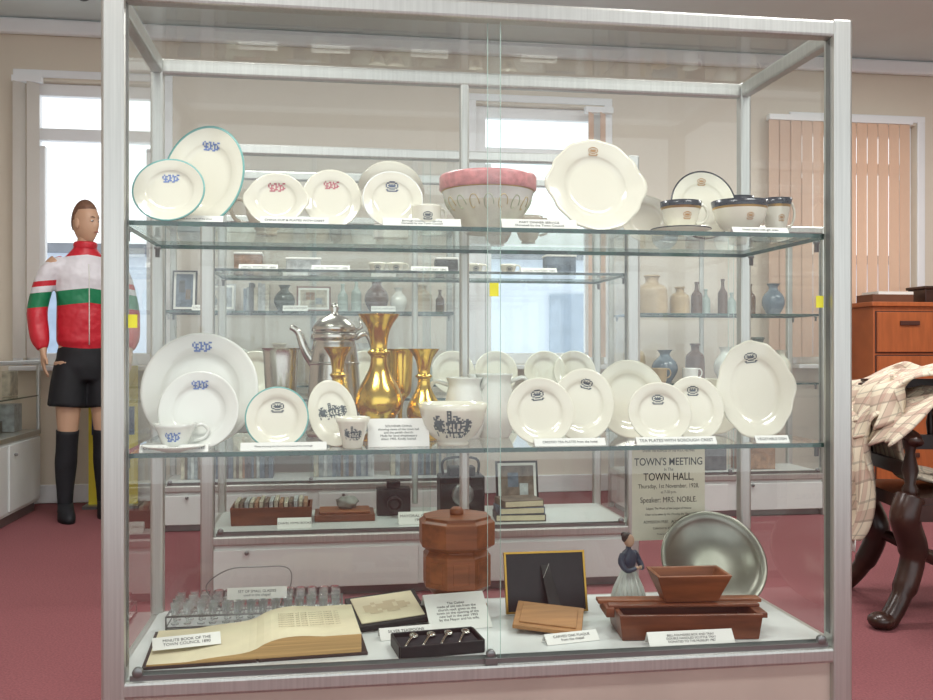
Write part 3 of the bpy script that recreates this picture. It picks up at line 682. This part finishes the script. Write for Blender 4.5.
# ------------------------------------------------------------ low counter on the left
def counter():
    e=empty('glass_display_counter',(-2.1,3.1,0))
    b=MB(); w=.6; d=1.8
    b.box((0,0,.27),(w-.02,d-.02,.42),MELA); b.box((0,0,.03),(w-.06,d-.06,.06),ALUD); b.box((0,0,.49),(w,d,.03),ALU)
    for k in range(3): b.box((w/2-.004,-d/2+.3+.6*k,.27),(.012,.56,.38),MELA); b.tube([(w/2,-d/2+.1+.6*k,.4),(w/2+.02,-d/2+.1+.6*k,.4)],.008,ALUD,8)
    for sx_ in (-1,1):
        for sy in (-1,1): b.box((sx_*(w/2-.013),sy*(d/2-.013),.71),(.022,.022,.43),ALU)
        b.box((sx_*(w/2-.012),0,.925),(.026,d,.024),ALU)
    for sy in (-1,1): b.box((0,sy*(d/2-.014),.925),(w-.06,.022,.022),ALU)
    b.obj('body',parent=e,bevel=.003)
    g=MB()
    a,c=w/2-.01,d/2-.02
    g.add([(a,-c,.5),(a,c,.5),(a,c,.92),(a,-c,.92)],[(0,1,2,3)],GLASS); g.add([(-a,-c,.5),(a,-c,.5),(a,-c,.92),(-a,-c,.92)],[(0,1,2,3)],GLASS); g.add([(-a,-c,.936),(a,-c,.936),(a,c,.936),(-a,c,.936)],[(0,1,2,3)],GLASS)
    g.add([(-a,-c,.72),(a,-c,.72),(a,c,.72),(-a,c,.72)],[(0,1,2,3)],SHELFG)
    g.box((a,0,.716),(.002,2*c,.008),EDGE)
    g.obj('glass',parent=e)
    k=MB()
    for i in range(9):
        for zz in (.508,.724):
            h=random.uniform(.05,.17); k.box((random.uniform(.05,.18),-.8+.19*i,zz+h/2),(random.uniform(.03,.15),.14,h),PR[(i*2+int(zz*10))%7])
    k.obj('exhibits',parent=e,bevel=.002)
counter()
m_=MB(); m_.box((0,0,.45),(.3,.01,.9),mat('yellow_banner',(236,214,60),.6)); m_.box((0,-.006,.55),(.26,.002,.18),mat('banner_blue',(40,60,110),.6)); m_.box((0,0,.01),(.34,.16,.02),ALUD); m_.obj('yellow_banner_stand',(-1.37,4.02,0))

# ------------------------------------------------------------ filing cabinet
def filing():
    fm=mat('red_mahogany_veneer',(182,98,52),.4,var=.12,scale=4,stretch=(8,1,1)); dk=mat('drawer_shadow',(80,40,28),.6)
    b=MB(); b.box((.5,.24,.645),(1.0,.48,1.29),fm); b.box((.5,.24,1.305),(1.04,.52,.03),fm); b.box((.5,-.002,.04),(1.0,.01,.08),dk)
    for c in range(2):
        for r_ in range(4):
            cx=.25+.5*c; cz=.24+.293*r_
            b.box((cx,.002,cz),(.48,.01,.283),dk); b.box((cx,-.006,cz),(.46,.018,.266),fm)
            b.box((cx,-.02,cz+.06),(.14,.014,.03),dk)
    b.obj('wooden_filing_cabinet',(3.56,3.55,0),bevel=.004)
    p=MB(); p.box((0,0,.03),(.3,.2,.06),mat('folder_brown',(110,70,50))); p.box((.02,0,.07),(.26,.2,.02),CARD); p.obj('stack_of_papers',(3.8,3.8,1.32))
    p=MB(); p.box((0,0,.05),(.22,.2,.1),WOODD); p.box((0,0,.11),(.24,.22,.02),WOODD); p.obj('wooden_box',(4.15,3.8,1.32),bevel=.004)
filing()
# ------------------------------------------------------------ carved chair with blanket
def chair():
    CX=2.41
    e=empty('carved_oak_armchair',(CX,1.12,0),-12)
    b=MB(); w,d=.62,.5
    def leg(x,y,dx,dy):
        b.tube(cr([(x,y,.46),(x+dx*.3,y+dy*.3,.38),(x-dx*.1,y-dy*.1,.26),(x+dx*.35,y+dy*.35,.13),(x+dx*1.1,y+dy*1.1,.03),(x+dx*1.5,y+dy*1.5,.02)],6),[.055]*7+[.052]*6+[.043]*6+[.035]*6+[.034]*6,WOODD,10)
        b.ell((x+dx*1.5,y+dy*1.5,.03),(.048,.048,.03),WOODD,12)
    leg(-w/2+.04,-d/2+.04,-.09,-.05); leg(w/2-.04,-d/2+.04,.09,-.05); leg(-w/2+.06,d/2-.04,-.08,.06); leg(w/2-.06,d/2-.04,.08,.06)
    b.tube(cr([(-w/2+.05,-d/2+.04,.27),(0,-.04,.17),(w/2-.05,-d/2+.04,.27)],6),.024,WOODD,8); b.tube(cr([(-w/2+.05,d/2-.04,.27),(0,.04,.17),(w/2-.05,d/2-.04,.27)],6),.024,WOODD,8)
    b.ell((0,0,.17),(.05,.06,.05),WOODD,14)
    b.box((0,0,.44),(w,d,.05),WOODD); b.box((0,-d/2-.002,.41),(w-.1,.02,.06),WOODD)
    for sx_ in (-1,1):
        b.lathe([(.022,0),(.03,.03),(.018,.05),(.03,.1),(.016,.16),(.026,.2),(.026,.22)],WOODD,14,T(sx_*(w/2-.04),-d/2+.05,.46))
        b.tube(cr([(sx_*(w/2-.04),d/2-.03,.7),(sx_*(w/2-.03),0,.715),(sx_*(w/2-.03),-d/2+.02,.69),(sx_*(w/2-.02),-d/2-.05,.67)],6),[.028]*19,WOODD,8,flat=.7)
        b.tube([(sx_*(w/2-.04),d/2-.03,.45),(sx_*(w/2-.04),d/2,.7),(sx_*(w/2-.05),d/2+.04,.86)],.026,WOODD,8)
        b.box((sx_*(w/2-.035),0,.56),(.02,.4,.05),WOODD)
    b.box((0,d/2+.04,.82),(w-.08,.035,.12),WOODD); b.box((0,d/2+.005,.62),(w-.08,.03,.06),WOODD)
    for k in range(5): b.lathe([(.012,0),(.018,.06),(.01,.1),(.018,.13),(.012,.15)],WOODD,10,T(-.18+.09*k,d/2+.02,.64))
    b.obj('chair_frame',parent=e)
    bm=bpy.data.materials.new('plaid_wool'); bm.use_nodes=True; nt=bm.node_tree; P=nt.nodes['Principled BSDF']; P.inputs['Roughness'].default_value=.95
    uvn=nt.nodes.new('ShaderNodeTexCoord'); sp=nt.nodes.new('ShaderNodeSeparateXYZ'); nt.links.new(uvn.outputs['UV'],sp.inputs[0])
    base=nt.nodes.new('ShaderNodeRGB'); base.outputs[0].default_value=(*lin((220,208,186)),1); cur=base.outputs[0]
    for ax,fq,cc,th in (('X',11,(176,138,126),.68),('Y',9,(176,138,126),.68),('X',22,(140,134,120),.88),('Y',18,(140,134,120),.88)):
        mu=nt.nodes.new('ShaderNodeMath'); mu.operation='MULTIPLY'; mu.inputs[1].default_value=fq; nt.links.new(sp.outputs[ax],mu.inputs[0])
        fr=nt.nodes.new('ShaderNodeMath'); fr.operation='FRACT'; nt.links.new(mu.outputs[0],fr.inputs[0])
        gt=nt.nodes.new('ShaderNodeMath'); gt.operation='GREATER_THAN'; gt.inputs[1].default_value=th; nt.links.new(fr.outputs[0],gt.inputs[0])
        ml=nt.nodes.new('ShaderNodeMath'); ml.operation='MULTIPLY'; ml.inputs[1].default_value=.5; nt.links.new(gt.outputs[0],ml.inputs[0])
        mx=nt.nodes.new('ShaderNodeMixRGB'); nt.links.new(ml.outputs[0],mx.inputs[0]); nt.links.new(cur,mx.inputs[1]); mx.inputs[2].default_value=(*lin(cc),1); cur=mx.outputs[0]
    nt.links.new(cur,P.inputs['Base Color'])
    def cloth(path,y0,y1,name,amp=.012,ny=30):
        pp=cr(path,8); vs=[];fs=[];uv=[]
        n=len(pp)
        for i,p in enumerate(pp):
            for j in range(ny+1):
                t=j/ny; y=y0+(y1-y0)*t
                a=amp*(math.sin(t*19+i*.25)+.6*math.sin(t*37+i*.11+1)); hang=i/n
                vs.append((p.x+a*(.6+hang),y+.02*math.sin(i*.3+t*5)+p.y,p.z+a*.5+.01*math.sin(t*9+i*.5))); uv.append((i/n,t))
        for i in range(n-1):
            for j in range(ny): q=i*(ny+1)+j; fs.append((q,q+1,q+ny+2,q+ny+1))
        me=bpy.data.meshes.new(name); me.from_pydata(vs,[],fs); me.materials.append(bm)
        ul=me.uv_layers.new(name='uv')
        for lp in me.loops: ul.data[lp.index].uv=uv[lp.vertex_index]
        for pl in me.polygons: pl.use_smooth=True
        o=bpy.data.objects.new(name,me); col.objects.link(o)
        s_=o.modifiers.new('thick','SOLIDIFY'); s_.thickness=.008
        return o
    be=empty('plaid_blanket',(CX,1.12,0),-12)
    c1=cloth([(.2,0,.49),(-.02,0,.5),(-.2,0,.53),(-.25,0,.7),(-.29,0,.775),(-.345,0,.74),(-.37,0,.6),(-.38,0,.42),(-.40,0,.26)],-.06,.28,'draped_layer'); c1.parent=be
    c2=cloth([(.36,0,.70),(.28,0,.82),(.2,0,.87),(.1,-.02,.90),(-.05,-.01,.93),(-.18,0,.91),(-.28,0,.86),(-.33,0,.72)],-.14,.38,'folded_layer',.022); c2.parent=be
    c3=cloth([(.34,0,.56),(.2,-.02,.72),(.1,-.02,.78),(-.1,-.01,.84),(-.24,0,.80),(-.35,0,.66)],-.28,.2,'under_layer',.022); c3.parent=be
    f=MB()
    for k in range(28): f.tube([(-.41,-.04+.012*k,.27),(-.412,-.037+.012*k,.22)],.0025,CARD,5)
    f.obj('fringe',parent=be)
chair()

# ------------------------------------------------------------ mannequin
def mannequin():
    e=empty('sports_mannequin',(-1.44,3.62,0),24)
    SK=mat('mannequin_skin',(202,162,134),.45,var=.03)
    def rem(mb,name,vox,parent=e,sm=6):
        o=mb.obj(name,parent=parent); r_=o.modifiers.new('remesh','REMESH'); r_.mode='VOXEL'; r_.voxel_size=vox; r_.use_smooth_shade=True
        s_=o.modifiers.new('smooth','SMOOTH'); s_.factor=.5; s_.iterations=sm
        return o
    b=MB()
    b.rings([(0,0,.86,.12,.09),(0,0,.95,.155,.105),(0,0,1.02,.15,.10),(0,0,1.12,.125,.09),(0,0,1.25,.14,.10),(0,0,1.4,.16,.105),(0,.005,1.5,.155,.09),(0,.01,1.56,.09,.07),(0,.008,1.6,.052,.052),(0,.0,1.66,.044,.046),(0,-.005,1.72,.044,.046)],SK)
    for sg in (-1,1):
        b.tube(cr([(sg*.085,0,.93),(sg*.095,-.01,.72),(sg*.1,-.015,.52),(sg*.105,.005,.34),(sg*.11,.015,.1),(sg*.11,.01,.06)],4),
               [.09,.088,.085,.08,.076,.071,.066,.061,.056,.053,.054,.055,.054,.05,.045,.04,.036,.034,.034,.036,.038],SK,16)
        b.rings([(sg*.11,-.03,.015,.04,.1),(sg*.11,-.03,.04,.042,.1),(sg*.11,0,.075,.036,.06)],SK,16)
        b.tube(cr([(sg*.15,0,1.51),(sg*.20,.005,1.45),(sg*.25,.02,1.24),(sg*.245,-.03,1.08),(sg*.238,-.06,1.0)],4),
               [.055,.053,.051,.048,.046,.044,.042,.041,.04,.038,.036,.034,.032,.03,.027,.025,.024],SK,12)
        px,py,pz=sg*.238,-.07,.97
        b.rings([(px,py,pz-.055,.014,.036),(px,py,pz-.02,.016,.04),(px,py+.006,pz+.02,.018,.03),(px,py+.008,pz+.04,.02,.025)],SK,12)
        for k,(ln,oy) in enumerate(((.068,-.03),(.078,-.01),(.072,.01),(.056,.029))):
            f0=Vector((px,py+oy,pz-.05)); b.tube([f0,f0+Vector((-sg*.004,0,-ln*.45)),f0+Vector((-sg*.014,-.003,-ln*.75)),f0+Vector((-sg*.026,-.005,-ln))],[.0088,.0082,.0075,.006],SK,8)
        b.tube([(px,py-.02,pz),(px-sg*.008,py-.05,pz-.025),(px-sg*.012,py-.062,pz-.055)],[.012,.0105,.008],SK,8)
    rem(b,'body',.0065)
    he=empty('head',(0,-.01,1.755)); he.parent=e; he.rotation_euler=(0,0,math.radians(38)); he.scale=(.88,.86,1.0)
    h=MB(); h.ell((0,0,0),(.074,.095,.13),SK,40,fn=head_fn)
    for sg in (-1,1):
        h.ell((sg*.074,.008,-.012),(.009,.02,.032),SK,12)
    h.obj('face',parent=he)
    f=MB(); ew=mat('eye_paint',(230,226,220),.3); ed=mat('eye_iris',(60,44,36),.3); lp=mat('lip_paint',(176,104,92),.5)
    for sg in (-1,1):
        f.ell((sg*.027,-.082,.004),(.013,.006,.006),ew,12); f.ell((sg*.027,-.0865,.004),(.005,.003,.005),ed,10)
        f.tube([(sg*.014,-.092,.024),(sg*.03,-.091,.028),(sg*.044,-.082,.024)],[.0015,.002,.001],ed,6)
    f.tube([(-.022,-.092,-.062),(0,-.103,-.06),(.022,-.092,-.062)],[.002,.005,.002],lp,8)
    f.obj('facial_features',parent=he)
    hr=mat('moulded_hair',(128,92,72),.6,var=.15,scale=40,bump=.4)
    def hf(d,p):
        lim=.5 if d.y<0 else .5-1.0*d.y
        k=1.0 if d.z>lim else .86
        return Vector(p)*k
    H=MB(); H.ell((0,.004,.003),(.078,.099,.1335),hr,48,fn=hf); H.obj('hair',parent=he)
    jm=bpy.data.materials.new('tracksuit_nylon'); jm.use_nodes=True; nt=jm.node_tree; P=nt.nodes['Principled BSDF']; P.inputs['Roughness'].default_value=.45
    tc=nt.nodes.new('ShaderNodeTexCoord'); sp=nt.nodes.new('ShaderNodeSeparateXYZ'); nt.links.new(tc.outputs['Object'],sp.inputs[0])
    ns=nt.nodes.new('ShaderNodeTexNoise'); ns.inputs['Scale'].default_value=9; nt.links.new(tc.outputs['Object'],ns.inputs['Vector'])
    mr=nt.nodes.new('ShaderNodeMapRange'); mr.inputs['From Min'].default_value=1.0; mr.inputs['From Max'].default_value=1.6
    ab=nt.nodes.new('ShaderNodeMath'); ab.operation='ABSOLUTE'; nt.links.new(sp.outputs['X'],ab.inputs[0])
    dg=nt.nodes.new('ShaderNodeMath'); dg.operation='MULTIPLY_ADD'; dg.inputs[1].default_value=.12; nt.links.new(ab.outputs[0],dg.inputs[0]); nt.links.new(sp.outputs['Z'],dg.inputs[2])
    nt.links.new(dg.outputs[0],mr.inputs['Value'])
    rd=(*lin((204,38,54)),1); gr=(*lin((24,128,84)),1); wh=(*lin((226,223,228)),1)
    def ramp(stops):
        rp=nt.nodes.new('ShaderNodeValToRGB'); rp.color_ramp.interpolation='CONSTANT'; nt.links.new(mr.outputs[0],rp.inputs['Fac']); el=rp.color_ramp.elements
        el[0].position=stops[0][0]; el[0].color=stops[0][1]; el[1].position=stops[1][0]; el[1].color=stops[1][1]
        for p_,c_ in stops[2:]:
            q=el.new(p_); q.color=c_
        return rp
    r1=ramp([(0,rd),(.46,gr),(.60,wh),(.93,rd)]); r2=ramp([(0,rd),(.46,gr),(.60,wh),(.66,rd),(.71,wh)])
    gt=nt.nodes.new('ShaderNodeMath'); gt.operation='GREATER_THAN'; gt.inputs[1].default_value=.165; nt.links.new(ab.outputs[0],gt.inputs[0])
    mx=nt.nodes.new('ShaderNodeMixRGB'); nt.links.new(gt.outputs[0],mx.inputs[0]); nt.links.new(r1.outputs[0],mx.inputs[1]); nt.links.new(r2.outputs[0],mx.inputs[2])
    nt.links.new(mx.outputs[0],P.inputs['Base Color'])
    bp=nt.nodes.new('ShaderNodeBump'); bp.inputs['Strength'].default_value=.7; bp.inputs['Distance'].default_value=.04; nt.links.new(ns.outputs['Fac'],bp.inputs['Height']); nt.links.new(bp.outputs['Normal'],P.inputs['Normal'])
    j=MB()
    j.rings([(0,0,.99,.14,.105),(0,0,1.02,.145,.11),(0,0,1.05,.16,.12),(0,0,1.15,.16,.12),(0,0,1.28,.158,.118),(0,0,1.42,.17,.12),(0,.005,1.5,.16,.105),(0,.01,1.555,.105,.08),(0,.008,1.6,.066,.066),(0,.004,1.635,.06,.062)],jm,32)
    for sg in (-1,1):
        j.tube(cr([(sg*.115,0,1.495),(sg*.20,.005,1.445),(sg*.256,.02,1.25),(sg*.254,-.02,1.1),(sg*.245,-.05,1.03),(sg*.239,-.06,1.005)],4),
               [.062,.062,.061,.06,.059,.058,.057,.057,.057,.057,.056,.056,.055,.053,.05,.046,.04,.036,.033,.032,.032],jm,18)
    rem(j,'jacket',.009,sm=3)
    c=MB(); c.lathe([(.062,0),(.068,.02),(.064,.035),(.058,.04),(.054,.02)],jm,24,T(0,0,1.6)); c.obj('collar',parent=e)
    z_=MB(); z_.tube([(0,-.121,1.03),(0,-.121,1.15),(0,-.119,1.28),(0,-.12,1.42),(0,-.102,1.5)],.003,CARD,6); z_.obj('zip',parent=e)
    bk=mat('black_shorts',(26,26,32),.7,var=.2,scale=15,bump=.3)
    s_=MB(); s_.rings([(0,0,.82,.15,.105),(0,0,.9,.168,.118),(0,0,1.0,.155,.11),(0,0,1.05,.135,.1)],bk,28)
    for sg in (-1,1): s_.tube([(sg*.08,0,.92),(sg*.095,-.005,.8),(sg*.107,-.012,.665)],[.092,.1,.106],bk,20)
    rem(s_,'shorts',.011,sm=4)
    k=MB()
    for sg in (-1,1):
        k.tube(cr([(sg*.1,-.013,.53),(sg*.103,-.002,.42),(sg*.106,.006,.34),(sg*.109,.012,.2),(sg*.11,.012,.08),(sg*.11,.01,.05)],4),
            [.064,.063,.062,.061,.061,.061,.062,.062,.062,.06,.057,.054,.05,.047,.045,.043,.042,.042,.043,.044,.046],bk,16)
        k.rings([(sg*.11,-.035,.0,.045,.12),(sg*.11,-.035,.03,.047,.12),(sg*.11,-.02,.06,.043,.095),(sg*.11,0,.1,.043,.052)],bk,20)
    k.obj('socks_and_boots',parent=e)
mannequin()

# ------------------------------------------------------------ world, camera
w=bpy.data.worlds.new('world'); sc.world=w; w.use_nodes=True; bg=w.node_tree.nodes['Background']
bg.inputs['Color'].default_value=(.92,.97,1,1); bg.inputs['Strength'].default_value=1.68
cd=bpy.data.cameras.new('camera'); cd.lens=36*930/933; cd.sensor_width=36; cd.clip_end=100
co=bpy.data.objects.new('camera',cd); col.objects.link(co); co.location=(0,-2.163,1.0); co.rotation_euler=(math.radians(90),0,math.radians(-8.3)); sc.camera=co
